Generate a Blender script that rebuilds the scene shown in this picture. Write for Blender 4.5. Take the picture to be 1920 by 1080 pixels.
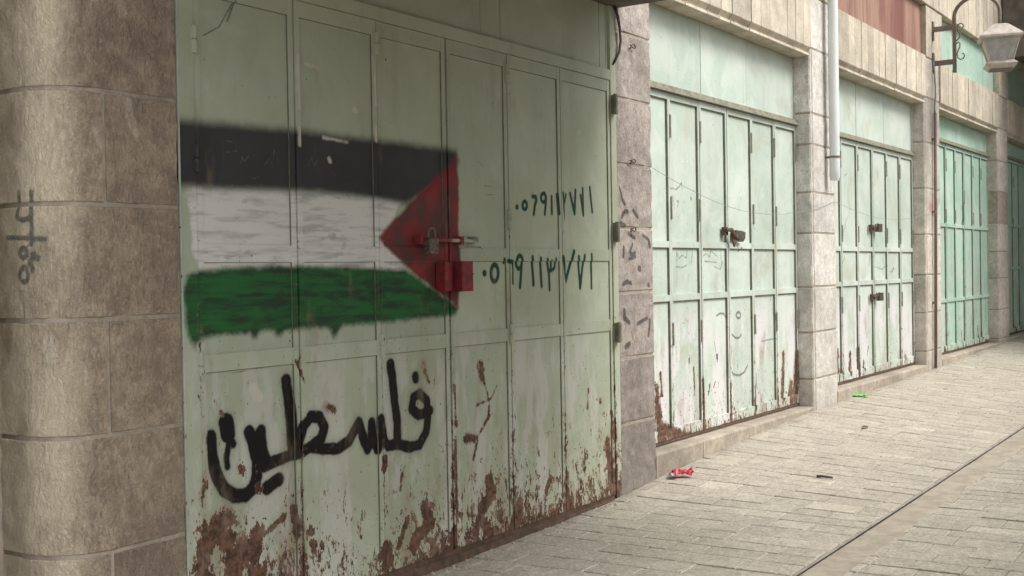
import bpy, math, random
import numpy as np
from mathutils import Matrix, Vector, noise as mnoise

for o in list(bpy.data.objects):
    bpy.data.objects.remove(o)
scene = bpy.context.scene
COL = scene.collection
R = math.radians
rng = random.Random(11)

# ---------------------------------------------------------------- camera
TH, PI_, RO = 0.59456, 0.013826, -0.017198
fw = np.array([math.cos(TH)*math.cos(PI_), math.sin(TH)*math.cos(PI_), -math.sin(PI_)])
r0 = np.array([math.sin(TH), -math.cos(TH), 0.0]); u0 = np.cross(r0, fw)
rt = math.cos(RO)*r0 + math.sin(RO)*u0; up = -math.sin(RO)*r0 + math.cos(RO)*u0
CAMP = np.array([0.0, -3.4, 1.42])
cd = bpy.data.cameras.new('camera'); cam = bpy.data.objects.new('camera', cd); COL.objects.link(cam)
cam.matrix_world = Matrix(((rt[0], up[0], -fw[0], CAMP[0]), (rt[1], up[1], -fw[1], CAMP[1]), (rt[2], up[2], -fw[2], CAMP[2]), (0, 0, 0, 1)))
cd.sensor_width = 36.0; cd.lens = 41.25; cd.clip_start = 0.05; cd.clip_end = 2000
scene.camera = cam

# ---------------------------------------------------------------- sky, sun, exposure
SUN_EL, SUN_AZ = 51.0, 170.0          # azimuth clockwise from +Y: light comes from the street side
w = bpy.data.worlds.new('World'); scene.world = w; w.use_nodes = True
nt = w.node_tree; nt.nodes.clear()
sk = nt.nodes.new('ShaderNodeTexSky'); sk.sky_type = 'NISHITA'; sk.sun_disc = False
sk.sun_elevation = R(SUN_EL); sk.sun_rotation = R(SUN_AZ); sk.dust_density = 4.0; sk.air_density = 1.0
hs = nt.nodes.new('ShaderNodeHueSaturation'); hs.inputs['Saturation'].default_value = 0.25
bg = nt.nodes.new('ShaderNodeBackground'); bg.inputs['Strength'].default_value = 0.125
wo = nt.nodes.new('ShaderNodeOutputWorld')
nt.links.new(sk.outputs[0], hs.inputs['Color']); nt.links.new(hs.outputs[0], bg.inputs[0]); nt.links.new(bg.outputs[0], wo.inputs[0])
sd = bpy.data.lights.new('sun', 'SUN'); sd.energy = 1.9; sd.angle = R(26); sd.color = (1.0, 0.97, 0.92)
so = bpy.data.objects.new('sun', sd); COL.objects.link(so)
az, el = R(SUN_AZ), R(SUN_EL)
sdir = Vector((math.sin(az)*math.cos(el), math.cos(az)*math.cos(el), math.sin(el)))
so.rotation_euler = (-sdir).to_track_quat('-Z', 'Y').to_euler(); so.location = (8, -6, 12)
scene.view_settings.view_transform = 'Standard'; scene.view_settings.look = 'None'
scene.view_settings.gamma = 1.0; scene.view_settings.exposure = 0.7
scene.view_settings.use_curve_mapping = False
scene.render.engine = 'CYCLES'

# ---------------------------------------------------------------- painted marks: places on the wall in metres (x along the wall, z up), half width
TXT=[([(3.01,0.817),(3.014,0.74),(3.034,0.668),(3.072,0.61),(3.123,0.578),(3.181,0.568),(3.223,0.594),(3.24,0.636),(3.244,0.698),(3.222,0.773),(3.205,0.812)],0.0218),([(3.243,0.676),(3.28,0.666),(3.329,0.679),(3.444,0.693),(3.537,0.711),(3.618,0.691),(3.701,0.681),(3.773,0.703),(3.819,0.754),(3.841,0.776),(3.865,0.709),(3.89,0.654),(3.918,0.682),(3.921,0.762),(3.934,0.69),(3.955,0.647),(3.98,0.684),(3.979,0.775),(3.995,0.692),(4.029,0.649),(4.1,0.648),(4.189,0.621),(4.265,0.624),(4.312,0.673),(4.328,0.735),(4.322,0.821),(4.272,0.86),(4.221,0.847),(4.211,0.796),(4.26,0.762),(4.346,0.774)],0.0185),([(3.265,0.807),(3.273,0.73),(3.295,0.686)],0.0207),([(3.407,0.996),(3.418,0.922),(3.429,0.829),(3.438,0.694)],0.0207),([(3.445,0.707),(3.486,0.794),(3.54,0.836),(3.594,0.827),(3.62,0.783),(3.603,0.737),(3.537,0.711)],0.0196),([(4.1,0.648),(4.103,0.751),(4.083,0.876),(4.063,1.011)],0.0207),([(4.24,0.942),(4.242,0.935)],0.0185),([(3.087,0.864),(3.095,0.82)],0.0305),([(3.095,0.82),(3.122,0.777)],0.0087),([(3.1,0.797),(3.086,0.729),(3.091,0.694)],0.0076),([(3.292,0.581),(3.359,0.603)],0.0218)]
DIG=[([(5.104,1.758),(5.105,1.758)],0.0102),([(5.197,1.77),(5.194,1.759),(5.186,1.751),(5.176,1.748),(5.166,1.75),(5.158,1.758),(5.156,1.768),(5.159,1.779),(5.167,1.787),(5.177,1.791),(5.188,1.788),(5.195,1.781),(5.197,1.77)],0.0061),([(5.253,1.82),(5.286,1.818),(5.29,1.8),(5.274,1.772),(5.263,1.726)],0.0075),([(5.385,1.819),(5.382,1.806),(5.373,1.797),(5.36,1.793),(5.349,1.796),(5.34,1.805),(5.337,1.817),(5.341,1.829),(5.35,1.838),(5.362,1.842),(5.374,1.84),(5.382,1.831),(5.385,1.819)],0.0061),([(5.387,1.819),(5.382,1.776),(5.374,1.729)],0.0068),([(5.445,1.827),(5.447,1.735)],0.0061),([(5.501,1.842),(5.515,1.737)],0.0061),([(5.557,1.851),(5.563,1.814),(5.566,1.757),(5.576,1.698)],0.0041),([(5.563,1.811),(5.583,1.802),(5.6,1.847)],0.0041),([(5.646,1.855),(5.692,1.742),(5.705,1.874)],0.0068),([(5.762,1.848),(5.789,1.736),(5.788,1.888)],0.0061),([(5.868,1.898),(5.881,1.814),(5.89,1.758)],0.0061),([(4.806,1.415),(4.807,1.415)],0.0136),([(4.925,1.414),(4.92,1.393),(4.908,1.377),(4.892,1.371),(4.876,1.377),(4.864,1.393),(4.861,1.415),(4.866,1.436),(4.878,1.452),(4.894,1.458),(4.91,1.452),(4.922,1.436),(4.925,1.414)],0.0088),([(4.975,1.484),(4.976,1.469)],0.0061),([(5.006,1.476),(5.045,1.471),(5.051,1.428),(5.046,1.363)],0.0075),([(5.141,1.47),(5.137,1.453),(5.126,1.44),(5.112,1.435),(5.099,1.44),(5.089,1.453),(5.086,1.47),(5.09,1.487),(5.1,1.5),(5.114,1.504),(5.128,1.5),(5.138,1.487),(5.141,1.47)],0.0075),([(5.141,1.475),(5.13,1.397),(5.121,1.338)],0.0075),([(5.237,1.496),(5.247,1.35)],0.0081),([(5.319,1.489),(5.328,1.34)],0.0075),([(5.387,1.483),(5.405,1.412),(5.41,1.319)],0.0068),([(5.397,1.425),(5.426,1.423),(5.43,1.474)],0.0061),([(5.434,1.423),(5.464,1.437),(5.474,1.486)],0.0054),([(5.549,1.496),(5.578,1.36),(5.633,1.461),(5.666,1.528)],0.0088),([(5.718,1.499),(5.735,1.322),(5.785,1.506)],0.0075),([(5.863,1.512),(5.865,1.319)],0.0068)]
P_BLK=[(2.84,1.989),(2.989,1.995),(3.23,2.002),(3.493,2.009),(3.749,2.007),(3.957,2.01),(4.257,2.011),(4.578,2.008),(4.594,1.967),(4.413,1.841),(4.19,1.744),(4.077,1.754),(3.914,1.762),(3.612,1.771),(3.367,1.768),(3.114,1.759),(2.933,1.76),(2.834,1.757)]
P_WHT=[(2.912,1.753),(3.114,1.759),(3.367,1.765),(3.612,1.771),(3.914,1.766),(4.16,1.748),(4.074,1.644),(3.988,1.578),(4.07,1.524),(4.182,1.452),(4.143,1.418),(3.94,1.439),(3.478,1.449),(3.16,1.452),(2.962,1.443),(2.926,1.518),(2.924,1.616)]
P_GRN=[(2.885,1.381),(2.904,1.424),(2.962,1.443),(3.16,1.454),(3.478,1.456),(3.734,1.454),(4.013,1.441),(4.181,1.432),(4.377,1.35),(4.581,1.247),(4.554,1.217),(4.233,1.21),(3.934,1.204),(3.743,1.204),(3.719,1.182),(3.692,1.157),(3.667,1.185),(3.635,1.202),(3.471,1.204),(3.399,1.203),(3.38,1.178),(3.362,1.175),(3.345,1.204),(3.27,1.203),(3.25,1.181),(3.23,1.182),(3.214,1.202),(3.02,1.202),(2.947,1.182),(2.931,1.154),(2.917,1.184),(2.894,1.24)]
P_RED=[(4.586,1.998),(4.6,1.864),(4.593,1.631),(4.596,1.449),(4.581,1.247),(4.377,1.35),(4.182,1.452),(4.07,1.519),(3.988,1.58),(4.074,1.644),(4.29,1.793),(4.456,1.894)]
RST1=[([(4.301,0.999),(4.309,0.961),(4.336,0.914)],0.0119),([(3.036,0.951),(3.05,0.928),(3.068,0.895)],0.0089),([(3.16,0.673),(3.165,0.669)],0.0168),([(3.244,0.591),(3.247,0.582)],0.0149),([(3.08,0.505),(3.029,0.48),(2.983,0.429),(2.949,0.376)],0.0297),([(3.039,0.448),(3.078,0.414)],0.0277),([(3.239,0.413),(3.22,0.332)],0.0258),([(3.386,0.453),(3.322,0.42),(3.285,0.404)],0.0099),([(3.432,0.473),(3.448,0.363)],0.0119),([(3.164,0.371),(3.109,0.29)],0.0297),([(3.527,0.366),(3.53,0.362)],0.0168),([(3.536,0.308),(3.539,0.298)],0.0159),([(3.593,0.301),(3.595,0.287)],0.0089),([(3.623,0.868),(3.678,0.848)],0.0149),([(4.29,0.331),(4.331,0.244),(4.244,0.207),(4.192,0.165)],0.0218),([(4.163,0.291),(4.095,0.185)],0.0129),([(4.133,0.499),(4.118,0.439)],0.0089),([(4.003,0.59),(4.002,0.559)],0.0198),([(3.455,1.076),(3.504,0.979)],0.0069),([(4.0,0.194),(4.014,0.14)],0.0248),([(3.208,0.259),(3.244,0.242)],0.0248),([(4.754,0.959),(4.766,0.89)],0.022),([(4.784,0.873),(4.828,0.757),(4.814,0.687),(4.722,0.603),(4.681,0.499)],0.0085),([(4.624,0.608),(4.708,0.597)],0.0203),([(4.894,0.839),(4.837,0.78),(4.718,0.761)],0.0068),([(5.815,0.737),(5.801,0.63)],0.0085),([(5.947,0.66),(5.951,0.651)],0.0118),([(4.81,0.369),(4.836,0.301),(4.751,0.236)],0.0237),([(4.723,0.194),(4.803,0.115)],0.0203),([(6.026,0.419),(6.072,0.076)],0.0203),([(6.069,0.583),(6.084,0.431)],0.0102),([(5.078,0.194),(5.03,0.104)],0.0271),([(5.391,0.294),(5.341,0.234)],0.0118),([(4.528,0.872),(4.543,0.687)],0.0118),([(4.526,0.628),(4.535,0.228)],0.0102)]
RST2=[([(6.916,0.63),(6.971,0.2)],0.0391),([(6.974,0.73),(7.0,0.586)],0.0174),([(7.607,0.622),(7.631,0.298)],0.013),([(8.607,0.577),(8.576,0.331)],0.0174),([(9.197,0.716),(9.16,0.356)],0.0217),([(9.488,0.683),(9.423,0.299)],0.0261),([(9.355,0.448),(9.326,0.309)],0.0304),([(7.431,0.79),(7.43,0.771)],0.013),([(7.885,0.788),(7.884,0.753)],0.013),([(7.758,0.59),(7.729,0.516)],0.0087),([(7.851,0.601),(7.812,0.554)],0.0065),([(6.993,0.374),(7.149,0.301),(7.352,0.239)],0.0348),([(8.096,0.56),(8.096,0.282)],0.0109),([(9.571,0.564),(9.573,0.293)],0.0217),([(7.497,0.725),(7.508,0.537)],0.0087),([(10.892,0.602),(10.869,0.428)],0.0261),([(11.098,0.624),(11.12,0.367)],0.0174),([(11.289,0.498),(11.285,0.421)],0.0152),([(10.759,1.504),(10.711,1.439)],0.013),([(12.359,1.388),(12.281,1.35)],0.013),([(12.225,1.362),(12.261,1.339)],0.0087),([(11.627,1.304),(11.679,0.878)],0.0087),([(12.175,1.077),(12.125,0.366)],0.0087),([(13.087,0.583),(13.032,0.295)],0.0217),([(10.56,0.659),(10.549,0.39)],0.013),([(11.445,0.628),(11.408,0.552)],0.0087),([(15.203,0.592),(15.221,0.405)],0.013),([(14.515,1.01),(14.592,0.495)],0.0065),([(15.08,0.862),(15.125,0.662)],0.0065),([(16.063,0.603),(16.11,0.336)],0.0174),([(14.312,0.417),(14.408,0.347)],0.0261),([(16.451,0.386),(16.767,0.331)],0.0261),([(15.34,1.153),(15.475,1.063)],0.0109),([(18.359,0.587),(18.539,0.373)],0.0217),([(18.944,2.008),(18.895,1.125)],0.013)]
PEN2=[([(7.883,1.075),(7.939,1.089),(8.015,1.086),(8.043,1.061)],0.0072),([(8.151,1.104),(8.139,1.041)],0.0072),([(8.335,1.061),(8.321,1.045),(8.288,1.039),(8.257,1.047),(8.244,1.065),(8.258,1.081),(8.29,1.087),(8.322,1.079),(8.335,1.061)],0.0089),([(8.165,0.925),(8.233,0.893),(8.303,0.893),(8.334,0.915)],0.0078),([(8.107,0.678),(8.183,0.624),(8.293,0.607),(8.385,0.624),(8.449,0.668)],0.0083),([(8.266,0.69),(8.264,0.658)],0.0056),([(7.13,1.973),(7.161,1.953),(7.218,1.971),(7.25,1.958),(7.317,1.983),(7.351,2.014),(7.358,1.963)],0.0039),([(7.264,1.879),(7.305,1.888),(7.279,1.843)],0.0039),([(7.38,1.894),(7.388,1.876)],0.0039),([(7.258,1.479),(7.252,1.537),(7.292,1.49),(7.342,1.515),(7.409,1.493),(7.419,1.545)],0.0039),([(7.249,1.435),(7.331,1.428),(7.416,1.445)],0.0039),([(7.643,1.501),(7.724,1.524),(7.787,1.501),(7.798,1.547),(7.907,1.509)],0.0039),([(7.974,1.54),(7.99,1.45)],0.0039),([(15.378,2.242),(15.317,2.12),(15.338,1.987),(15.251,1.885)],0.0144),([(15.382,2.323),(15.376,2.189)],0.0194),([(15.176,1.467),(15.314,1.487)],0.0056),([(8.338,1.57),(8.307,1.55)],0.0111),([(12.542,1.066),(12.611,0.838)],0.0056),([(7.2,1.923),(7.23,1.852)],0.0039),([(7.505,1.546),(7.484,1.453)],0.0039),([(7.695,1.471),(7.906,1.462)],0.0039),([(7.858,1.432),(7.97,1.412),(8.01,1.47)],0.0039),([(10.806,2.258),(10.884,2.287)],0.0044),([(11.797,2.369),(11.829,2.29)],0.0067),([(10.867,1.888),(10.802,1.786),(10.738,1.711)],0.0044),([(11.535,1.525),(11.496,1.41)],0.0067),([(11.686,1.409),(11.933,1.38),(12.063,1.417)],0.0044),([(8.979,1.168),(9.007,0.995)],0.0039),([(8.743,0.839),(9.024,0.844)],0.005),([(8.626,0.596),(8.643,0.47)],0.0056),([(8.161,0.833),(8.137,0.716)],0.0044),([(7.839,0.892),(7.864,0.813)],0.0044),([(7.109,0.899),(7.166,0.932)],0.0044),([(7.492,1.917),(7.5,1.903)],0.0089),([(8.126,1.747),(8.115,1.723)],0.0067)]
PEN_P1=[([(2.223,1.715),(2.225,1.675),(2.21,1.628),(2.244,1.619),(2.27,1.628)],0.0033),([(2.282,1.716),(2.277,1.626),(2.274,1.539)],0.0033),([(2.156,1.565),(2.273,1.559),(2.332,1.553)],0.0033),([(2.256,1.51),(2.254,1.502),(2.247,1.496),(2.238,1.494),(2.229,1.496),(2.222,1.503),(2.22,1.511),(2.223,1.519),(2.23,1.525),(2.24,1.527),(2.248,1.525),(2.254,1.519),(2.256,1.51)],0.0033),([(2.257,1.437),(2.254,1.424),(2.247,1.415),(2.237,1.412),(2.226,1.415),(2.218,1.425),(2.215,1.438),(2.219,1.451),(2.228,1.46),(2.239,1.463),(2.248,1.46),(2.255,1.45),(2.257,1.437)],0.0033),([(2.278,1.453),(2.268,1.48),(2.28,1.508),(2.299,1.491)],0.0038)]
PAL_P1=[([(2.334,1.215),(2.337,1.162)],0.0213),([(2.286,1.871),(2.288,1.864)],0.0128),([(2.3,1.086),(2.354,1.085)],0.0032),([(2.265,0.961),(2.377,0.96)],0.0043),([(2.353,2.222),(2.387,2.227)],0.0085),([(2.632,2.032),(2.638,1.987),(2.663,1.925)],0.017),([(2.497,1.928),(2.516,1.876)],0.0085),([(2.608,2.368),(2.618,2.333)],0.017),([(2.361,1.56),(2.369,1.543)],0.0043)]
PEN_P2=[([(6.223,1.855),(6.259,1.815)],0.0067),([(6.219,1.736),(6.258,1.773),(6.295,1.772)],0.0079),([(6.371,1.783),(6.421,1.742)],0.0067),([(6.194,1.7),(6.255,1.689)],0.0067),([(6.328,1.631),(6.386,1.614)],0.0067),([(6.483,1.634),(6.548,1.61),(6.578,1.561)],0.0067),([(6.352,1.577),(6.307,1.529),(6.337,1.511),(6.383,1.523)],0.0067),([(6.238,1.558),(6.236,1.499)],0.0067),([(6.311,1.487),(6.387,1.499)],0.0067),([(6.431,1.428),(6.442,1.423)],0.0146),([(6.218,1.332),(6.269,1.349),(6.318,1.337)],0.0079),([(6.551,1.326),(6.559,1.319)],0.009),([(6.226,1.178),(6.236,1.13),(6.298,1.097)],0.0101),([(6.394,1.086),(6.531,1.117)],0.0067),([(6.563,1.103),(6.543,1.005)],0.0067),([(6.243,0.956),(6.294,0.971)],0.0112),([(6.201,1.913),(6.224,1.867)],0.0067)]
PAL1=[([(3.502,2.316),(3.501,2.175)],0.0116),([(3.505,2.219),(3.505,2.11)],0.0105),([(3.5,2.022),(3.504,1.957)],0.0116),([(3.98,2.302),(3.983,2.173)],0.0081),([(3.98,2.066),(3.982,2.015)],0.0093),([(3.681,1.911),(3.687,1.9)],0.0116),([(3.23,0.978),(3.257,0.944)],0.0233),([(3.548,2.294),(3.626,2.283)],0.0058),([(3.65,1.996),(3.799,1.99)],0.0058),([(3.848,2.135),(3.862,2.132)],0.0116)]
PEN1=[([(3.16,2.472),(3.09,2.369),(3.011,2.324)],0.003),([(3.174,2.485),(3.131,2.396)],0.0035),([(3.122,1.049),(3.261,1.059)],0.002),([(4.763,1.979),(4.808,1.95)],0.0025),([(4.815,1.854),(4.923,1.849)],0.0023),([(4.823,1.807),(4.917,1.816)],0.0023),([(4.64,1.598),(4.761,1.589)],0.003),([(4.652,1.548),(4.773,1.546),(4.777,1.533)],0.0033),([(4.738,1.581),(4.751,1.575)],0.0063),([(5.736,1.503),(5.763,1.442)],0.002)]
SCR1=[([(3.097,1.941),(3.098,1.856)],0.002),([(3.103,1.941),(3.167,1.934),(3.167,1.904),(3.112,1.895)],0.002),([(3.185,1.86),(3.194,1.887),(3.204,1.865),(3.227,1.889)],0.0017),([(3.311,1.858),(3.335,1.889),(3.355,1.86),(3.362,1.925),(3.393,1.874)],0.0017),([(3.23,1.815),(3.247,1.801),(3.281,1.814)],0.0015),([(3.552,1.873),(3.578,1.908),(3.589,1.871),(3.616,1.904)],0.0015),([(3.696,1.865),(3.718,1.839)],0.0015)]

# ---------------------------------------------------------------- material helpers
class NT:
    def __init__(s, name):
        s.m = bpy.data.materials.new(name); s.m.use_nodes = True; s.t = s.m.node_tree
        s.t.nodes.clear()
        s.out = s.t.nodes.new('ShaderNodeOutputMaterial'); s.b = s.t.nodes.new('ShaderNodeBsdfPrincipled')
        s.t.links.new(s.b.outputs[0], s.out.inputs[0])
        g = s.t.nodes.new('ShaderNodeNewGeometry'); s.pos = g.outputs['Position']; s.nrm = g.outputs['Normal']
        s.rand = s.t.nodes.new('ShaderNodeObjectInfo').outputs['Random']
    def put(s, sock, v):
        if isinstance(v, bpy.types.NodeSocket): s.t.links.new(v, sock)
        elif isinstance(v, (tuple, list)) and len(v) == 3 and sock.type == 'RGBA': sock.default_value = (*v, 1)
        else: sock.default_value = v
    def scale(s, k, vec=None):
        n = s.t.nodes.new('ShaderNodeVectorMath'); n.operation = 'MULTIPLY'; s.put(n.inputs[0], vec or s.pos); n.inputs[1].default_value = k
        return n.outputs[0]
    def noise(s, sc, det=4, ro=.55, vec=None, dist=0.0):
        n = s.t.nodes.new('ShaderNodeTexNoise'); s.put(n.inputs['Vector'], vec or s.pos)
        n.inputs['Scale'].default_value = sc; n.inputs['Detail'].default_value = det; n.inputs['Roughness'].default_value = ro
        n.inputs['Distortion'].default_value = dist
        return n.outputs[0]
    def voro(s, sc, vec=None, feat='F1'):
        n = s.t.nodes.new('ShaderNodeTexVoronoi'); n.feature = feat; s.put(n.inputs['Vector'], vec or s.pos); n.inputs['Scale'].default_value = sc
        return n.outputs['Distance']
    def ma(s, op, a, b=0.0, c=0.0):
        n = s.t.nodes.new('ShaderNodeMath'); n.operation = op
        s.put(n.inputs[0], a); s.put(n.inputs[1], b); s.put(n.inputs[2], c)
        return n.outputs[0]
    def mr(s, v, a, b, c=0.0, d=1.0, smooth=True):
        n = s.t.nodes.new('ShaderNodeMapRange'); n.interpolation_type = 'SMOOTHSTEP' if smooth else 'LINEAR'
        s.put(n.inputs['Value'], v)
        for k, x in (('From Min', a), ('From Max', b), ('To Min', c), ('To Max', d)): s.put(n.inputs[k], x)
        return n.outputs[0]
    def mix(s, f, a, b, mode='MIX'):
        n = s.t.nodes.new('ShaderNodeMix'); n.data_type = 'RGBA'; n.blend_type = mode
        s.put(n.inputs['Factor'], f); s.put(n.inputs['A'] if False else n.inputs[6], a); s.put(n.inputs[7], b)
        return n.outputs[2]
    def attr(s, name):
        n = s.t.nodes.new('ShaderNodeAttribute'); n.attribute_name = name
        return n.outputs['Fac']
    def xyz(s):
        n = s.t.nodes.new('ShaderNodeSeparateXYZ'); s.put(n.inputs[0], s.pos); return n.outputs
    def bump(s, h, st=.5, dist=.01, prev=None):
        n = s.t.nodes.new('ShaderNodeBump'); n.inputs['Strength'].default_value = st; n.inputs['Distance'].default_value = dist
        s.put(n.inputs['Height'], h)
        if prev is not None: s.put(n.inputs['Normal'], prev)
        return n.outputs[0]
    def fin(s, col, rough=.6, bump=None, metal=0.0, spec=.5):
        s.put(s.b.inputs['Base Color'], col); s.put(s.b.inputs['Roughness'], rough); s.put(s.b.inputs['Metallic'], metal)
        s.b.inputs['Specular IOR Level'].default_value = spec
        if bump is not None: s.put(s.b.inputs['Normal'], bump)
        return s.m

def paint_metal(name, base, faded, marks=False, lightpatch=.3):
    """old oil paint on sheet steel: fading, dirt streaks, chips down to rust; marks = sprayed flag and writing"""
    n = NT(name)
    big = n.noise(1.3, 3, .6); streak = n.noise(3.0, 4, .65, n.scale((2.2, 2.2, .35)))
    fine = n.noise(38, 2, .6); med = n.noise(7, 4, .6)
    c = n.mix(n.mr(big, .35, .68), base, faded)
    c = n.mix(n.mr(streak, .5, .78, 0, .38), c, tuple(x*.66 for x in (base[0]*1.02, base[1]*.93, base[2]*.86)))
    c = n.mix(n.mr(med, .52, .75, 0, .2), c, (.62, .66, .6))
    bl = n.noise(2.4, 5, .6, None, .8)
    c = n.mix(n.mr(bl, .53, .6, 0, .1 if marks else .3), c, (.66, .69, .63)); c = n.mix(n.mr(bl, .46, .36, 0, .2 if marks else .4), c, (.42, .42, .32))
    t = n.mr(n.rand, 0, 1, .92, 1.05, False); cm = n.t.nodes.new('ShaderNodeCombineColor')
    for k in range(3): n.put(cm.inputs[k], t)
    c = n.mix(1.0, c, cm.outputs[0], 'MULTIPLY')
    # bleached, scrubbed areas where posters were torn off (low on the doors)
    z = n.xyz()[2]
    low = n.mr(z, 1.3, .9)
    scr = n.noise(2.1, 5, .7, n.scale((2.4, 2.4, .7)))
    c = n.mix(n.ma('MULTIPLY', n.mr(scr, .47, .56, 0, lightpatch*2), low), c, (.66, .64, .65))
    rough = n.mr(med, .3, .7, .42, .62)
    h = n.ma('MULTIPLY', fine, .15)
    if marks:
        j = n.noise(16, 3, .6); j2 = n.noise(60, 2, .6); brush = n.noise(9, 3, .6, n.scale((.45, 1, 3.2)))
        wob = n.ma('ADD', n.ma('MULTIPLY', n.ma('SUBTRACT', j, .5), .05), n.ma('MULTIPLY', n.ma('SUBTRACT', j2, .5), .012))
        def layer(c, at, col, soft, amp=1.0, mx=1.0, inn=None):
            d = n.ma('ADD', n.attr(at), n.ma('MULTIPLY', wob, amp))
            return n.mix(n.mr(d, -soft if inn is None else inn, soft, mx, 0), c, col)
        wcol = n.mix(n.mr(brush, .46, .68), (.72, .72, .71), (.46, .48, .47))
        wcol = n.mix(n.mr(n.noise(6.5, 4, .7, n.scale((.8, 1, 1.5))), .58, .66, 0, .55), wcol, (.3, .31, .3))
        wcol = n.mix(n.mr(n.noise(5, 4), .62, .72, 0, .35), wcol, (.55, .36, .34))
        c = layer(c, 'wht', wcol, .012, 1.3, .94)
        gcol = n.mix(n.mr(brush, .4, .66), (.012, .12, .03), (.012, .04, .02))
        gcol = n.mix(n.mr(n.noise(7, 4, .7, n.scale((.7, 1, 1.6))), .5, .64, 0, .7), gcol, (.015, .035, .02))
        c = layer(c, 'grn', gcol, .02, .7, .97, -.014)
        bcol = n.mix(n.mr(big, .35, .65), (.028, .028, .034), (.044, .042, .05))
        c = layer(c, 'blk', bcol, .034, .4, .97, -.02)
        rcol = n.mix(n.mr(n.noise(4.5, 4), .42, .6), (.235, .02, .027), (.105, .03, .034))
        c = layer(c, 'red', rcol, .013, .5, .96)
        c = layer(c, 'dig', (.03, .07, .045), .014, .1, .25, .0)
        c = layer(c, 'dig', (.008, .055, .03), .0065, .08, .98, .001)
        c = layer(c, 'txt', (.05, .05, .05), .04, .2, .22, .0)
        c = layer(c, 'txt', (.008, .008, .009), .013, .3, 1.0, .002)
        c = layer(c, 'scr', (.2, .2, .19), .0025, .05, .6)
        c = layer(c, 'pal', (.6, .58, .5), .006, .5, .85)
        c = layer(c, 'pen', (.05, .05, .045), .0025, .05, .75)
    else:
        c = n.mix(n.mr(n.ma('ADD', n.attr('txt'), n.ma('MULTIPLY', n.ma('SUBTRACT', n.noise(50, 2), .5), .006)), -.003, .004, .72, 0), c, (.06, .06, .07))
    # chips and rust
    v = n.ma('ADD', n.ma('MULTIPLY', n.noise(12, 4, .72, n.scale((1.25, 1.25, .8)), .6), .55), n.ma('MULTIPLY', n.noise(44, 3, .75, n.scale((1.25, 1.25, .6)), .4), .45))
    rd = n.attr('rust')
    rv = n.ma('ADD', v, n.ma('MULTIPLY', rd, .42))
    rm = n.mr(rv, .735, .748)
    edge = n.mr(rv, .70, .735)
    pit = n.mr(n.ma('ADD', n.noise(64, 2, .6, n.scale((1.4, 1.4, .62))), n.ma('MULTIPLY', rd, .17)), (.745 if marks else .725), (.765 if marks else .742))
    rcol = n.mix(n.mr(n.noise(30, 3, .7), .36, .66), (.075, .045, .033), (.19, .105, .072))
    rcol = n.mix(n.mr(n.noise(11, 3), .5, .72, 0, .7), rcol, (.25, .185, .14))
    c = n.mix(n.ma('MULTIPLY', n.ma('SUBTRACT', edge, rm), n.mr(n.noise(15, 2), .4, .6, .2, .75)), c, (.36, .25, .16))
    # brown stain bled into the paint around the chips
    c = n.mix(n.mr(n.ma('ADD', n.noise(3.4, 4, .65, n.scale((1.6, 1.6, .55))), n.ma('MULTIPLY', rd, .36)), .62, .86, 0, .62), c, (.27, .2, .14))
    c = n.mix(pit, c, (.035, .026, .02))
    c = n.mix(rm, c, rcol)
    rough = n.mix(rm, rough, (.9, .9, .9))
    h2 = n.ma('SUBTRACT', n.ma('ADD', h, n.ma('MULTIPLY', n.noise(2.6, 3), 4.5)), n.ma('MULTIPLY', n.ma('MAXIMUM', rm, pit), .55))
    h2 = n.ma('ADD', h2, n.ma('MULTIPLY', n.ma('MULTIPLY', rm, n.noise(90, 4, .7)), .8))
    return n.fin(c, rough, n.bump(h2, .55, .004), spec=.22)

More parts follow.
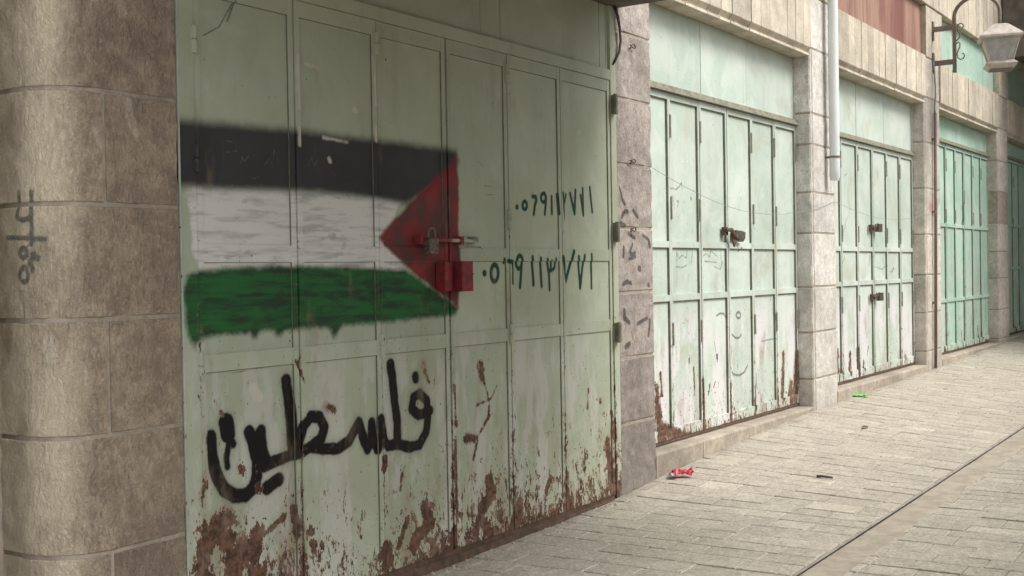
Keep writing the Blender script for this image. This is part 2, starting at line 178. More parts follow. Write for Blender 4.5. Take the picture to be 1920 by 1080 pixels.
def stone(name, light, dark, pit=.5, bump=.6, scale=1.0, marks=False, gloss=.85, soot=0.0, tint=.22, lowgrime=.35, spec=.35, polish_sheen=False):
    n = NT(name)
    big = n.noise(1.6*scale, 6, .6); med = n.noise(9*scale, 7, .68); fine = n.noise(55*scale, 6, .7)
    chis = n.noise(30*scale, 4, .75, n.scale((1.5, 1.5, .7)), 1.2)
    c = n.mix(n.mr(med, .32, .68), dark, light)
    c = n.mix(n.mr(big, .42, .68, 0, .55), c, tuple(x*.62 for x in dark))
    c = n.mix(n.mr(fine, .52, .7, 0, .5), c, tuple(min(.8, x*1.4) for x in light)); c = n.mix(n.mr(chis, .56, .72, 0, .45), c, tuple(min(.8, x*1.3) for x in light))
    c = n.mix(n.mr(chis, .5, .3, 0, pit), c, tuple(x*.42 for x in dark))
    t = n.mr(n.rand, 0, 1, 1-tint, 1+tint*.7, False)
    cm = n.t.nodes.new('ShaderNodeCombineColor')
    for k in range(3): n.put(cm.inputs[k], t)
    c = n.mix(1.0, c, cm.outputs[0], 'MULTIPLY')
    # grime splashed up from the pavement and drip stains with their own shapes
    z = n.xyz()[2]
    gr = n.ma('MULTIPLY', n.mr(n.ma('ADD', z, n.ma('MULTIPLY', n.noise(4, 6, .65), 1.0)), 1.15, .6), lowgrime)
    c = n.mix(gr, c, (.16, .145, .12))
    dr = n.mr(n.noise(2.6, 7, .7, n.scale((3.2, 3.2, .3))), .56, .74, 0, .28+soot)
    c = n.mix(dr, c, (.085, .078, .066))
    c = n.mix(n.mr(n.noise(4.2, 8, .75, n.scale((1, 1, .8))), .64, .72, 0, .45), c, (.62, .58, .5))
    rg = n.mr(med, .3, .7, gloss-.12, min(1, gloss+.08))
    if polish_sheen:
        pa = n.attr('polish_sheen'); pm = n.ma('MULTIPLY', pa, n.mr(n.noise(5, 4, .6, n.scale((1, 1, .4))), .3, .55))
        c = n.mix(n.ma('MULTIPLY', pm, .8), c, (.7, .61, .47)); rg = n.ma('SUBTRACT', rg, n.ma('MULTIPLY', pm, .17))  # cream tint paints in the corner's bright sheen; lower roughness smooths the stone
    if marks:
        wob = n.ma('MULTIPLY', n.ma('SUBTRACT', n.noise(40, 3, .6), .5), .010)
        c = n.mix(n.ma('MULTIPLY', n.mr(n.ma('ADD', n.attr('txt'), wob), .0015, .0095, .85, 0), n.mr(fine, .8, .4, .7, 1)), c, (.05, .055, .055))
        c = n.mix(n.ma('MULTIPLY', n.mr(n.ma('ADD', n.attr('pal'), n.ma('MULTIPLY', wob, 2.5)), -.006, .008, .75, 0), n.mr(fine, .6, .4, .3, 1)), c, (.62, .56, .46))
        c = n.mix(n.ma('MULTIPLY', n.mr(n.ma('ADD', n.attr('red'), n.ma('MULTIPLY', wob, 2)), -.06, .05, .6, 0), 1.0), c, (.38, .1, .1))
    h = n.ma('ADD', n.ma('MULTIPLY', chis, 1.0), n.ma('MULTIPLY', fine, .5))
    return n.fin(c, rg, n.bump(h, bump, .012), spec=spec)

def plain(name, a, b, sc=12, rough=.6, metal=0, bump=.3, dist=.004, spec=.5, stretch=(1, 1, 1), tint=0.0):
    n = NT(name); m1 = n.noise(sc, 6, .65, n.scale(stretch)); m2 = n.noise(sc*6, 4, .6, n.scale(stretch))
    c = n.mix(n.mr(m1, .35, .66), a, b); c = n.mix(n.mr(m2, .58, .75, 0, .4), c, tuple(x*.5 for x in a))
    if tint:
        t = n.mr(n.rand, 0, 1, 1-tint, 1+tint, False); cm = n.t.nodes.new('ShaderNodeCombineColor')
        for k in range(3): n.put(cm.inputs[k], t)
        c = n.mix(1.0, c, cm.outputs[0], 'MULTIPLY')
    return n.fin(c, n.mr(m1, .3, .7, max(.05, rough-.1), min(1, rough+.1)), n.bump(m2, bump, dist), metal, spec)

M = {}
M['door1'] = paint_metal('paint_sage', (.4, .445, .335), (.46, .505, .395), True, .2)
M['door2'] = paint_metal('paint_mint', (.46, .545, .475), (.55, .61, .55), False, .4)
M['door4'] = paint_metal('paint_sea_green', (.36, .53, .43), (.43, .58, .49), False, .1)
M['st1'] = stone('stone_brown', (.47, .375, .28), (.27, .21, .155), .6, 1.0, 1.5, True, .42, 0, .12, .15, .7, True)
M['st2'] = stone('stone_pink', (.54, .48, .43), (.35, .3, .265), .6, 1.0, 1.6, True)
M['st3'] = stone('stone_pale', (.82, .79, .73), (.6, .56, .5), .7, .9, 1.6, False, .85, .1, .1, .25)
M['st4'] = stone('stone_buff', (.7, .63, .55), (.5, .44, .375), .45, .8, 1.3, True, .85, .15, .12)
M['stslab'] = stone('stone_slab', (.63, .56, .45), (.47, .41, .32), .25, .45, 1.0, False, .85, .1, .16, 0)
M['st4b'] = stone('stone_end', (.5, .44, .37), (.34, .29, .24), .4, .6)
M['ststep'] = stone('stone_step', (.5, .44, .36), (.33, .28, .225), .3, .5, 1.2, False, .85, 0, .12, .1)
M['mortar'] = plain('mortar', (.4, .345, .285), (.29, .25, .2), 20, .95, 0, .6, .006)
M['joint'] = plain('joint_sand', (.33, .305, .26), (.22, .2, .17), 14, .97, 0, .6, .006)
M['olive'] = plain('olive_paint_and_shade', (.2, .205, .145), (.13, .13, .09), 18, .8, 0, .3, .003)  # dark olive for the block hinges and the painted bar-edge shade
M['concrete'] = plain('soffit_concrete', (.16, .135, .11), (.1, .085, .07), 6, .9, 0, .5, .008)
M['rail'] = plain('dusty_rail', (.3, .29, .22), (.2, .19, .145), 14, .7, 0, .3, .003)
M['rust'] = plain('rusted_iron', (.075, .05, .036), (.16, .1, .07), 22, .85, .1, .6, .004)
M['iron'] = plain('brown_iron', (.15, .115, .1), (.22, .175, .15), 16, .6, .2, .3, .003)
M['pipe'] = plain('pipe_plastic', (.6, .64, .63), (.72, .75, .74), 4, .4, 0, .12, .003, .5, (1, 1, .25))
M['cable'] = plain('cable_black', (.03, .028, .025), (.06, .055, .05), 30, .6)
M['wire'] = plain('wire_grey', (.2, .23, .21), (.28, .31, .28), 30, .7)
M['gcable'] = plain('cable_green', (.14, .2, .17), (.2, .27, .23), 30, .6)
M['lock'] = plain('brass_lock', (.1, .085, .07), (.25, .21, .165), 60, .45, .6, .3, .002)
M['redbox'] = plain('red_enamel', (.28, .018, .026), (.12, .025, .026), 30, .55, 0, .3, .003)
M['redpanel'] = plain('red_sheet', (.2, .085, .07), (.34, .215, .16), 2.2, .7, 0, .3, .004, .4, (2.2, 2.2, .3))
M['lampmetal'] = plain('lamp_paint', (.36, .32, .28), (.5, .46, .41), 14, .6, .1, .4, .003)
M['wrap'] = plain('wrapper_red', (.55, .03, .06), (.42, .02, .05), 40, .35)
M['wrapw'] = plain('wrapper_white', (.7, .6, .58), (.6, .45, .45), 40, .4)
M['green'] = plain('plastic_green', (.16, .75, .08), (.12, .6, .06), 40, .4)
M['stick'] = plain('stick_brown', (.06, .05, .04), (.1, .08, .06), 60, .9)
M['leaf'] = plain('dry_leaf', (.2, .14, .08), (.14, .09, .05), 60, .9)
M['crumb'] = plain('crumbs', (.55, .5, .42), (.4, .36, .3), 60, .9)
def glass_mat():
    n = NT('frosted_pane'); d = n.noise(9, 6, .65)
    n.b.inputs['Transmission Weight'].default_value = .25; n.b.inputs['IOR'].default_value = 1.3
    return n.fin(n.mix(n.mr(d, .35, .7), (.62, .62, .6), (.42, .41, .38)), .45, n.bump(d, .1, .002))
M['pane'] = glass_mat()
def paver_mat():
    n = NT('paver_stone'); big = n.noise(.8, 4, .6); med = n.noise(8, 5, .7); fine = n.noise(60, 4, .75); grit = n.noise(200, 2, .7); cob = n.noise(26, 4, .75)
    c = n.mix(n.mr(med, .3, .7), (.36, .33, .278), (.48, .445, .382))
    c = n.mix(n.mr(big, .4, .66, 0, .45), c, (.34, .305, .25))
    c = n.mix(n.mr(cob, .46, .7, 0, .55), c, (.57, .54, .47)); c = n.mix(n.mr(cob, .46, .3, 0, .55), c, (.25, .23, .195))
    c = n.mix(n.mr(fine, .5, .68, 0, .6), c, (.64, .61, .54)); c = n.mix(n.mr(fine, .48, .3, 0, .6), c, (.19, .175, .15))
    c = n.mix(n.mr(grit, .56, .7, 0, .4), c, (.18, .165, .14))
    t = n.mr(n.attr('tone'), 0, 1, .8, 1.17, False); cm = n.t.nodes.new('ShaderNodeCombineColor')
    for k, q in enumerate((1.0, .985, .955)): n.put(cm.inputs[k], n.ma('MULTIPLY', t, q))
    c = n.mix(1.0, c, cm.outputs[0], 'MULTIPLY')
    # dirt gathered along the foot of the doors and a few dark blots
    y = n.xyz()[1]
    c = n.mix(n.ma('MULTIPLY', n.mr(n.ma('ADD', y, n.ma('MULTIPLY', n.noise(3, 6, .65), .55)), .12, .42), .55), c, (.17, .15, .12))
    c = n.mix(n.mr(n.noise(2.3, 7, .7), .64, .74, 0, .4), c, (.2, .18, .145))
    return n.fin(c, n.mr(med, .3, .7, .72, .9), n.bump(n.ma('ADD', n.ma('MULTIPLY', cob, 1.3), fine), .8, .009), spec=.35)
M['paver'] = paver_mat()
M['channel'] = plain('channel_cement', (.4, .355, .285), (.31, .27, .215), 9, .92, 0, .6, .006)

# ---------------------------------------------------------------- mesh helpers
def tag(o, label=None, cat=None, group=None, kind=None):
    for k, v in (('label', label), ('category', cat), ('group', group), ('kind', kind)):
        if v: o[k] = v
    return o
def empty(name, loc=(0, 0, 0)):
    o = bpy.data.objects.new(name, None); COL.objects.link(o); o.location = loc; o.empty_display_size = .1
    return o
class G:
    def __init__(s): s.v = []; s.f = []
    def add(s, vs, fs):
        b = len(s.v); s.v += [tuple(map(float, q)) for q in vs]; s.f += [tuple(i+b for i in q) for q in fs]; return s
    def grid(s, o, a, b, na, nb):
        o, a, b = map(np.array, (o, a, b)); vs = []; fs = []
        for j in range(nb+1):
            for i in range(na+1): vs.append(o + a*(i/na) + b*(j/nb))
        for j in range(nb):
            for i in range(na):
                k = j*(na+1)+i; fs.append((k, k+1, k+na+2, k+na+1))
        return s.add(vs, fs)
    def box(s, x0, x1, y0, y1, z0, z1, res=None):
        X, Y, Z = x1-x0, y1-y0, z1-z0
        n = (lambda L: max(1, int(math.ceil(L/res)))) if res else (lambda L: 1)
        nx, ny, nz = n(X), 1, n(Z)
        s.grid((x0, y0, z0), (X, 0, 0), (0, 0, Z), nx, nz); s.grid((x1, y1, z0), (-X, 0, 0), (0, 0, Z), 1, 1)
        s.grid((x1, y0, z0), (0, Y, 0), (0, 0, Z), 1, nz); s.grid((x0, y1, z0), (0, -Y, 0), (0, 0, Z), 1, nz)
        s.grid((x0, y0, z1), (X, 0, 0), (0, Y, 0), nx, 1); s.grid((x0, y1, z0), (X, 0, 0), (0, -Y, 0), nx, 1)
        return s
    def tube(s, path, r, n=8, caps=True):
        P = [Vector(p) for p in path]; rr = r if isinstance(r, (list, tuple)) else [r]*len(P); vs = []; fs = []
        t0 = (P[1]-P[0]).normalized(); a = t0.orthogonal().normalized()
        for i, p in enumerate(P):
            t = (P[min(i+1, len(P)-1)]-P[max(i-1, 0)]).normalized()
            a = (a - t*a.dot(t)).normalized(); b = t.cross(a)
            for k in range(n):
                q = 2*math.pi*k/n; vs.append(p + (a*math.cos(q)+b*math.sin(q))*rr[i])
        for i in range(len(P)-1):
            for k in range(n):
                fs.append((i*n+k, i*n+(k+1) % n, (i+1)*n+(k+1) % n, (i+1)*n+k))
        if caps: fs.append(tuple(range(n-1, -1, -1))); fs.append(tuple(range((len(P)-1)*n, len(P)*n)))
        return s.add(vs, fs)
    def frust(s, c, sq, rz=0.0):     # stacked squares: [(half size, z), ...] around centre c, capped
        vs = []; fs = []
        for h, z in sq:
            for k in range(4):
                q = rz + math.pi/4 + k*math.pi/2; vs.append((c[0]+h*1.41421*math.cos(q), c[1]+h*1.41421*math.sin(q), z))
        for i in range(len(sq)-1):
            for k in range(4): fs.append((i*4+k, i*4+(k+1) % 4, i*4+4+(k+1) % 4, i*4+4+k))
        fs.append((3, 2, 1, 0)); e = (len(sq)-1)*4; fs.append((e, e+1, e+2, e+3))
        return s.add(vs, fs)
    def prism(s, prof, x0, x1):      # profile in (y, z) extruded along x
        n = len(prof); vs = [(x0, y, z) for y, z in prof] + [(x1, y, z) for y, z in prof]
        fs = [(i, (i+1) % n, n+(i+1) % n, n+i) for i in range(n)] + [tuple(range(n-1, -1, -1)), tuple(range(n, 2*n))]
        return s.add(vs, fs)
    def obj(s, name, mat, parent=None, smooth=False, origin=None):
        me = bpy.data.meshes.new(name); me.from_pydata(s.v, [], s.f); me.materials.append(mat); me.update()
        if smooth: me.polygons.foreach_set('use_smooth', [True]*len(me.polygons))
        o = bpy.data.objects.new(name, me); COL.objects.link(o)
        if parent is not None: o.parent = parent; o.matrix_parent_inverse = Matrix.Identity(4)
        return o
def thing(name, label, cat, group=None): return tag(empty(name), label, cat, group)

# distance fields of the painted marks, stored on the vertices of the thing they are painted on
def seg_sdf(P, strokes, clampd=.3):
    d = np.full(len(P), clampd)
    for pts, hw in strokes:
        for a, b in zip(pts[:-1], pts[1:]):
            a = np.array(a); ab = np.array(b)-a; L = max(ab@ab, 1e-12)
            t = np.clip(((P-a)@ab)/L, 0, 1); q = np.hypot(*(P-a-t[:, None]*ab).T) - hw
            d = np.minimum(d, q)
    return d
def poly_sdf(P, poly):
    d = np.abs(seg_sdf(P, [(poly+[poly[0]], 0.0)], 9)); ins = np.zeros(len(P), bool)
    for (x1, z1), (x2, z2) in zip(poly, poly[1:]+poly[:1]):
        if z1 == z2: continue
        c = ((z1 > P[:, 1]) != (z2 > P[:, 1])) & (P[:, 0] < (x2-x1)*(P[:, 1]-z1)/(z2-z1)+x1); ins ^= c
    return np.where(ins, -d, d)
def verts_sz(o):     # round pillar: distance along its surface instead of x
    a = np.empty(len(o.data.vertices)*3); o.data.vertices.foreach_get('co', a); a = a.reshape(-1, 3)
    phi = np.arctan2(XR-a[:, 0], YF+RC-a[:, 1]); return np.stack([np.where(a[:, 0] < XR, XR-RC*phi, a[:, 0]), a[:, 2]], 1)
def verts_xz(o):
    a = np.empty(len(o.data.vertices)*3); o.data.vertices.foreach_get('co', a); a = a.reshape(-1, 3); return a[:, [0, 2]]
def put_attr(o, name, vals):
    at = o.data.attributes.new(name, 'FLOAT', 'POINT'); at.data.foreach_set('value', np.asarray(vals, np.float32))
def rust_density(P, base, marks):
    m = np.zeros(len(P))
    for st in marks:
        hw = max(st[1], .004); sd_ = seg_sdf(P, [st], .3); m = np.maximum(m, np.clip((hw*.8-sd_)/(hw*1.8+.006), 0, 1)**.8)
    return np.clip(base + m*.66, 0, 1.0)
def paint_door1(o):
    P = verts_xz(o); x, z = P.T
    for nm, poly in (('blk', P_BLK), ('wht', P_WHT), ('grn', P_GRN), ('red', P_RED)): put_attr(o, nm, poly_sdf(P, poly))
    for nm, st in (('txt', TXT), ('dig', DIG), ('scr', SCR1), ('pal', PAL1), ('pen', PEN1)): put_attr(o, nm, seg_sdf(P, st))
    base = np.interp(z, [.04, .14, .2, .34, .5, .72, 1.1, 1.5, 2.6], [.72, .56, .48, .42, .31, .24, .18, .1, .06])
    base += np.interp(x, [2.9, 3.3, 3.6, 4.0, 4.6, 6.1], [.14, .1, -.04, -.06, .05, .04])*np.clip((.8-z)/.5, 0, 1)
    seam = np.min(np.abs(x[:, None]-np.array(D1S)[None, :]), axis=1)
    base += np.clip(1-seam/.03, 0, 1)*np.interp(z, [0, 1.2, 1.8, 2.5], [.24, .24, .14, .05])
    put_attr(o, 'rust', rust_density(P, base, RST1))
def paint_door(o, sill, strength=1.0, seams=()):
    P = verts_xz(o); x, z = P.T; hz = z-sill
    base = np.interp(hz, [.0, .06, .16, .3, .55, .9, 1.5, 2.5], [.62, .5, .4, .32, .24, .17, .08, .03])*strength
    if len(seams):
        seam = np.min(np.abs(x[:, None]-np.array(seams)[None, :]), axis=1)
        base += np.clip(1-seam/.03, 0, 1)*np.interp(hz, [0, .5, 1.2, 2.4], [.26, .16, .1, .05])*strength
    put_attr(o, 'rust', rust_density(P, base, RST2)); put_attr(o, 'txt', seg_sdf(P, PEN2))

# ---------------------------------------------------------------- ground levels (the street climbs to the right and falls to the drain)
GX = [-6, 4.4, 5.5, 6.1, 6.6, 7.5, 9.4, 13, 17, 30]; GW = [-.02, .022, .042, .062, .1, .15, .222, .272, .345, .52]
HX = [-6, 5, 6.7, 9.9, 14, 18, 30]; HW = [-.01, .048, .065, .1, .15, .22, .4]
YG0, YG1 = -1.5, -1.69
def gz(x, y):
    a, b = np.interp(x, GX, GW), np.interp(x, HX, HW)
    if y >= YG0: return a + (b-a)*min(1, max(0, -y/1.5))
    return b + .012*(YG0-y)

# ground sheet to the horizon, below the paving
g = G(); xs = [-400, -40, -8]+[-6+.6*i for i in range(48)]+[40, 400]; ys = [400, 40, 8, .3, 0, -.4, -.8, -1.2, -1.5, -2, -3, -5, -8, -40, -400]
vs = [(x, y, gz(min(max(x, -6), 30), min(max(y, -6), .3))-.05) for y in ys for x in xs]; n_ = len(xs)
g.add(vs, [(j*n_+i, j*n_+n_+i, j*n_+n_+i+1, j*n_+i+1) for j in range(len(ys)-1) for i in range(n_-1)])
tag(g.obj('ground', M['joint']), kind='structure')

# ---------------------------------------------------------------- paving: courses laid across the street, each stone its own piece
pave = tag(empty('pavement'), kind='structure')
g = G()
xs = [-3+.25*i for i in range(112)]
for ya, yb in ((.12, YG0-.01), (YG1+.01, -5.0)):
    yy = np.linspace(ya, yb, 9); vs = [(x, y, gz(x, y)-.007) for y in yy for x in xs]; n_ = len(xs)
    g.add(vs, [(j*n_+i, j*n_+n_+i, j*n_+n_+i+1, j*n_+i+1) for j in range(len(yy)-1) for i in range(n_-1)])
g.obj('joint_bed', M['joint'], pave)
pavers = []
x = -2.4
while x < 24.0:
    wd = rng.choice((.13, .145, .16, .18, .2))
    for ya, yb in ((-.003, YG0+.004), (YG1-.001, -4.6)):
        yb += rng.uniform(-.004, .007) if ya > -1 else 0
        y = ya - rng.uniform(0, .05) - (.06 if ya > -1 else 0)
        if y < ya-.03: pavers.append((x, x+wd, y+.004, ya))
        while y > yb+.02:
            L = rng.choice((.17, .2, .23, .26, .3)); y1 = max(yb, y-L)
            if y1-yb < .09: y1 = yb
            pavers.append((x, x+wd, y1+.004, y)); y = y1
    x += wd + .004
def paver_geo(x0, x1, y0, y1):
    e = rng.uniform(.003, .007); h = rng.uniform(-.003, .002); tx, ty = rng.uniform(-.012, .012), rng.uniform(-.008, .008)
    x0 += rng.uniform(0, .004); x1 -= rng.uniform(0, .003); cx, cy = (x0+x1)/2, (y0+y1)/2
    def zt(x, y): return gz(x, y)+h+(x-cx)*tx+(y-cy)*ty
    o = [(x0, y0), (x1, y0), (x1, y1), (x0, y1)]; i = [(x0+e, y0+e), (x1-e, y0+e), (x1-e, y1-e), (x0+e, y1-e)]
    i = [(a+rng.uniform(-.003, .003), b+rng.uniform(-.003, .003)) for a, b in i]
    v = [(a, b, gz(a, b)-.045) for a, b in o]+[(a, b, zt(a, b)-e*.8) for a, b in o]+[(a, b, zt(a, b)) for a, b in i]
    f = [(0, 1, 5, 4), (1, 2, 6, 5), (2, 3, 7, 6), (3, 0, 4, 7), (4, 5, 9, 8), (5, 6, 10, 9), (6, 7, 11, 10), (7, 4, 8, 11), (8, 9, 10, 11)]
    return v, f
def in_view(p):
    v = np.array(p)-CAMP; z = v@fw
    return z > .3 and abs(v@rt/z) < .455 and abs(v@up/z) < .262, z
rank = []
for k, (x0, x1, y0, y1) in enumerate(pavers):
    c = ((x0+x1)/2, (y0+y1)/2); ok, z = in_view((c[0], c[1], gz(*c)))
    rank.append((0 if ok else 1, -((x1-x0)*(y1-y0))/z**2.6, k))
rank.sort(); single = set(k for a, b, k in rank[:300] if a == 0)
rest = G(); tones = []
for k, q in enumerate(pavers):
    v, f = paver_geo(*q); tone = min(1, max(0, rng.gauss(.5, .1) + (.5 if rng.random() < .025 else 0)))
    if k in single:
        o = G().add(v, f).obj('paver', M['paver'], pave); put_attr(o, 'tone', [tone]*len(v))
    else:
        rest.add(v, f); tones += [tone]*len(v)
o = rest.obj('paver_field', M['paver'], pave); o['kind'] = 'stuff'; put_attr(o, 'tone', tones)
# drain channel: smooth cement strip, a dark open slot along its edge
ch = G(); xs = [-3+.3*i for i in range(92)]
prof = [(YG0-.014, -.09), (YG0-.014, -.012), (YG0-.026, -.008), (-1.6, -.006), (YG1+.004, -.003), (YG1-.02, -.006), (YG1-.02, -.09)]
vs = [(x, y+.004*mnoise.noise((x*1.7, 3, 0)), gz(x, y)+dz+(.003*mnoise.noise((x*2, y*9, 0)) if dz > -.05 else 0)) for x in xs for y, dz in prof]
m_ = len(prof)
ch.add(vs, [(i*m_+j, i*m_+j+1, i*m_+m_+j+1, i*m_+m_+j) for i in range(len(xs)-1) for j in range(m_-1)])
tag(ch.obj('drain_channel', M['channel']), kind='structure')

# ---------------------------------------------------------------- masonry
def block(name, prof, z0, z1, mat, parent, rough=.004, ease=.005, seed=0, res=.03, fscale=14.0):
    pts = []
    for (a, b) in zip(prof[:-1], prof[1:]):
        L = math.hypot(b[0]-a[0], b[1]-a[1]); k = max(1, int(L/res))
        for i in range(k): pts.append((a[0]+(b[0]-a[0])*i/k, a[1]+(b[1]-a[1])*i/k))
    pts.append(prof[-1]); P = np.array(pts)
    T = np.gradient(P, axis=0); T /= np.linalg.norm(T, axis=1)[:, None]+1e-9; N = np.stack([T[:, 1], -T[:, 0]], 1)   # outward (-y) for left-to-right profiles
    nz = max(1, int((z1-z0-2*ease)/res)); zs = [z0]+list(np.linspace(z0+ease, z1-ease, nz+1))+[z1]
    vs = []; fs = []; n = len(P)
    for j, z in enumerate(zs):
        e = ease if j in (0, len(zs)-1) else 0
        for i in range(n):
            d = rough*(mnoise.noise((P[i, 0]*fscale+seed*7.3, P[i, 1]*fscale, z*fscale))+.6*mnoise.noise((P[i, 0]*fscale*.3+seed, P[i, 1]*3, z*fscale*.3))) if 0 < i < n-1 else 0
            q = P[i]+N[i]*(d-e); vs.append((q[0], q[1], z))
    for j in range(len(zs)-1):
        for i in range(n-1): k = j*n+i; fs.append((k, k+1, k+n+1, k+n))
    fs.append(tuple(range(n-1, -1, -1))); t = (len(zs)-1)*n; fs.append(tuple(range(t, t+n))); fs.append(tuple([j*n for j in range(len(zs))]+[j*n+n-1 for j in range(len(zs)-1, -1, -1)]))
    return G().add(vs, fs).obj(name, mat, parent, smooth=False)
COURSE = [.0, .49, .888, 1.283, 1.672, 2.056, 2.452, 2.85, 3.24, 3.68]
J = .0075
def core(parent, x0, x1, y0, z0, z1, inset=.005):
    G().box(x0+inset, x1-inset, y0+inset, .3, z0, z1).obj('mortar_core', M['mortar'], parent)

# pillar with the rounded corner, left edge of the picture
p1 = thing('stone_pillar', 'brown stone pillar with a rounded shiny left corner, nearest of all', 'pillar', 'stone pillars between the doors')
XR, YF, RC = 2.53, -.03, .2
arc = [(XR-RC*math.sin(a)*.98, YF+RC-RC*math.cos(a)) for a in np.linspace(math.pi/2, 0, 14)]
full = [(arc[0][0], .3)]+arc+[(2.842, YF), (2.842, .3)]; leftp = [(arc[0][0], .3)]+arc[:-1]+[(XR-J, YF), (XR-J, .2)]; rightp = [(XR+J, .2), (XR+J, YF), (2.842, YF), (2.842, .3)]
for k in range(len(COURSE)-1):
    z0, z1 = COURSE[k]+J, COURSE[k+1]-J; bl = []
    if k == 0: z0 = -.03
    split = k in (0, 2, 4, 6, 8)
    if split: bl = [block('stone_block', leftp, z0, z1, M['st1'], p1, .003, .003, k, .010), block('stone_block', rightp, z0, z1, M['st1'], p1, .004, .003, k+20, .014)]
    else: bl = [block('stone_block', full, z0, z1, M['st1'], p1, .004, .003, k+40, .010)]
    for o in bl:
        P = verts_sz(o); put_attr(o, 'txt', seg_sdf(P, PEN_P1)); put_attr(o, 'red', np.full(len(P), .3)); put_attr(o, 'pal', seg_sdf(P, PAL_P1)); put_attr(o, 'polish_sheen', np.clip((2.46-P[:, 0])/.09, 0, 1))
corep = [(arc[0][0]+.01, .3)]+[(x+.003*math.sin((XR-x)/RC), y+.004) for x, y in arc]+[(2.838, YF+.004), (2.835, .3)]
block('mortar_core', corep, -.03, 3.68, M['mortar'], p1, .0, .0, 0, .2)

def pillar(label, x0, x1, mat, courses=COURSE, yf=0.0, marks=None, red=None, rebate=True, rough=.004, zb=-.03, broken=None):
    t = thing('stone_pillar', label, 'pillar', 'stone pillars between the doors')
    core(t, x0, x1, yf, zb, 3.68)
    for k in range(len(courses)-1):
        z0, z1 = (courses[k]+J if k else zb), courses[k+1]-J
        if rebate and k < len(courses)-2:      # bead and groove down the door side of the pillar
            prof = [(x0, .24), (x0, yf+.012), (x0+.012, yf), (x0+.03, yf), (x0+.036, yf+.014), (x0+.05, yf+.014), (x0+.056, yf), (x1, yf), (x1, .24)]
        else: prof = [(x0, .24), (x0, yf), (x1, yf), (x1, .24)]
        rr = rough
        if broken is not None and k == broken: prof = [(x0+.02, .24), (x0+.03, yf+.05), (x0+.12, yf+.03), (x0+.2, yf+.07), (x0+.34, yf+.05), (x0+.42, yf+.02), (x1-.06, yf+.05), (x1-.02, .24)]; rr = .03
        o = block('stone_block', prof, z0, z1, mat, t, rr, .005, int(x0*10)+k, .012 if 5 < x0 < 9 else .035)
        P = verts_xz(o)
        if mat in (M['st2'], M['st4']):
            put_attr(o, 'txt', seg_sdf(P, marks or [])); put_attr(o, 'pal', np.full(len(P), .3)); put_attr(o, 'red', seg_sdf(P, red or []))
    return t
pillar('pinkish rough stone pillar with black scribbles, right of the painted flag', 6.165, 6.612, M['st2'], COURSE, 0, PEN_P2, None, False, .006)
pillar('pale pitted stone pillar behind the white downpipe', 9.5, 10.09, M['st3'], [0, .48, .87, 1.25, 1.7, 2.04, 2.44, 2.7, 3.24, 3.68], 0, None, None, True, .004)
pillar('buff stone pillar with a red paint smudge and a brown conduit', 13.04, 13.66, M['st4'], [0, .48, .9, 1.31, 1.75, 2.25, 2.75, 3.24, 3.68], 0, [], [([(13.25, 2.06), (13.28, 2.03), (13.33, 2.05)], .05), ([(13.52, 2.05), (13.63, 2.16)], .02)], True)
pillar('worn stone pillar with one broken dark block, near the right edge', 16.68, 17.31, M['st4'], [0, .41, .8, 1.22, 1.58, 1.96, 2.385, 2.8, 3.24, 3.68], 0, [], [], True, .006, -.03, 5)
pillar('shaded stone pillar at the far end of the row', 20.3, 20.9, M['st4'], COURSE, 0, [], [], False)
pillar('stone pillar left of the leftmost door', -1.2, -.65, M['st4'], COURSE, 0, [], [], False)

# lintels: narrow upright slabs whose feet form a cove and bead
def lintel(label, x0, x1, zb=3.17, zt=3.68, yf=-.02, wd=.186, name='stone_lintel', cove=True, yb=.16):
    t = thing(name, label, 'lintel', 'slab lintels over the doors')
    n = max(1, round((x1-x0)/wd)); W = (x1-x0)/n; cuts = [x0+W*i+(rng.uniform(-.012, .012) if 0 < i < n else 0) for i in range(n+1)]
    for a, b in zip(cuts[:-1], cuts[1:]):
        dy = rng.uniform(-.003, .003); y = yf+dy; e = rng.uniform(.002, .0055)
        if cove: prof = [(y+.004, zt), (y, zt-.004), (y, zb+.068), (y+.006, zb+.06), (.012+dy, zb+.034), (.012+dy, zb+.027), (-.002+dy, zb+.021), (-.004+dy, zb+.003), (.001+dy, zb), (yb, zb), (yb, zt)]
        else: prof = [(y+.004, zt), (y, zt-.004), (y, zb+.006), (y+.006, zb), (yb, zb), (yb, zt)]
        g = G().prism(prof[::-1], a+e, b-e)
        o = g.obj('slab', M['stslab'], t)
    G().box(x0+.004, x1-.004, max(yf, .0)+.022, yb-.004, zb+.03, zt-.01).obj('mortar_core', M['mortar'], t)
    return t
lintel('slab lintel over the second door, right of the dark canopy', 6.23, 9.498)
lintel('slab lintel between the white downpipe and the lamp bracket', 10.092, 13.038)
lintel('slab lintel below and right of the street lamp', 13.662, 16.678)
lintel('shaded slab lintel at the far right edge', 17.312, 20.298)
lintel('slab lintel over the leftmost door', -.648, 2.16)

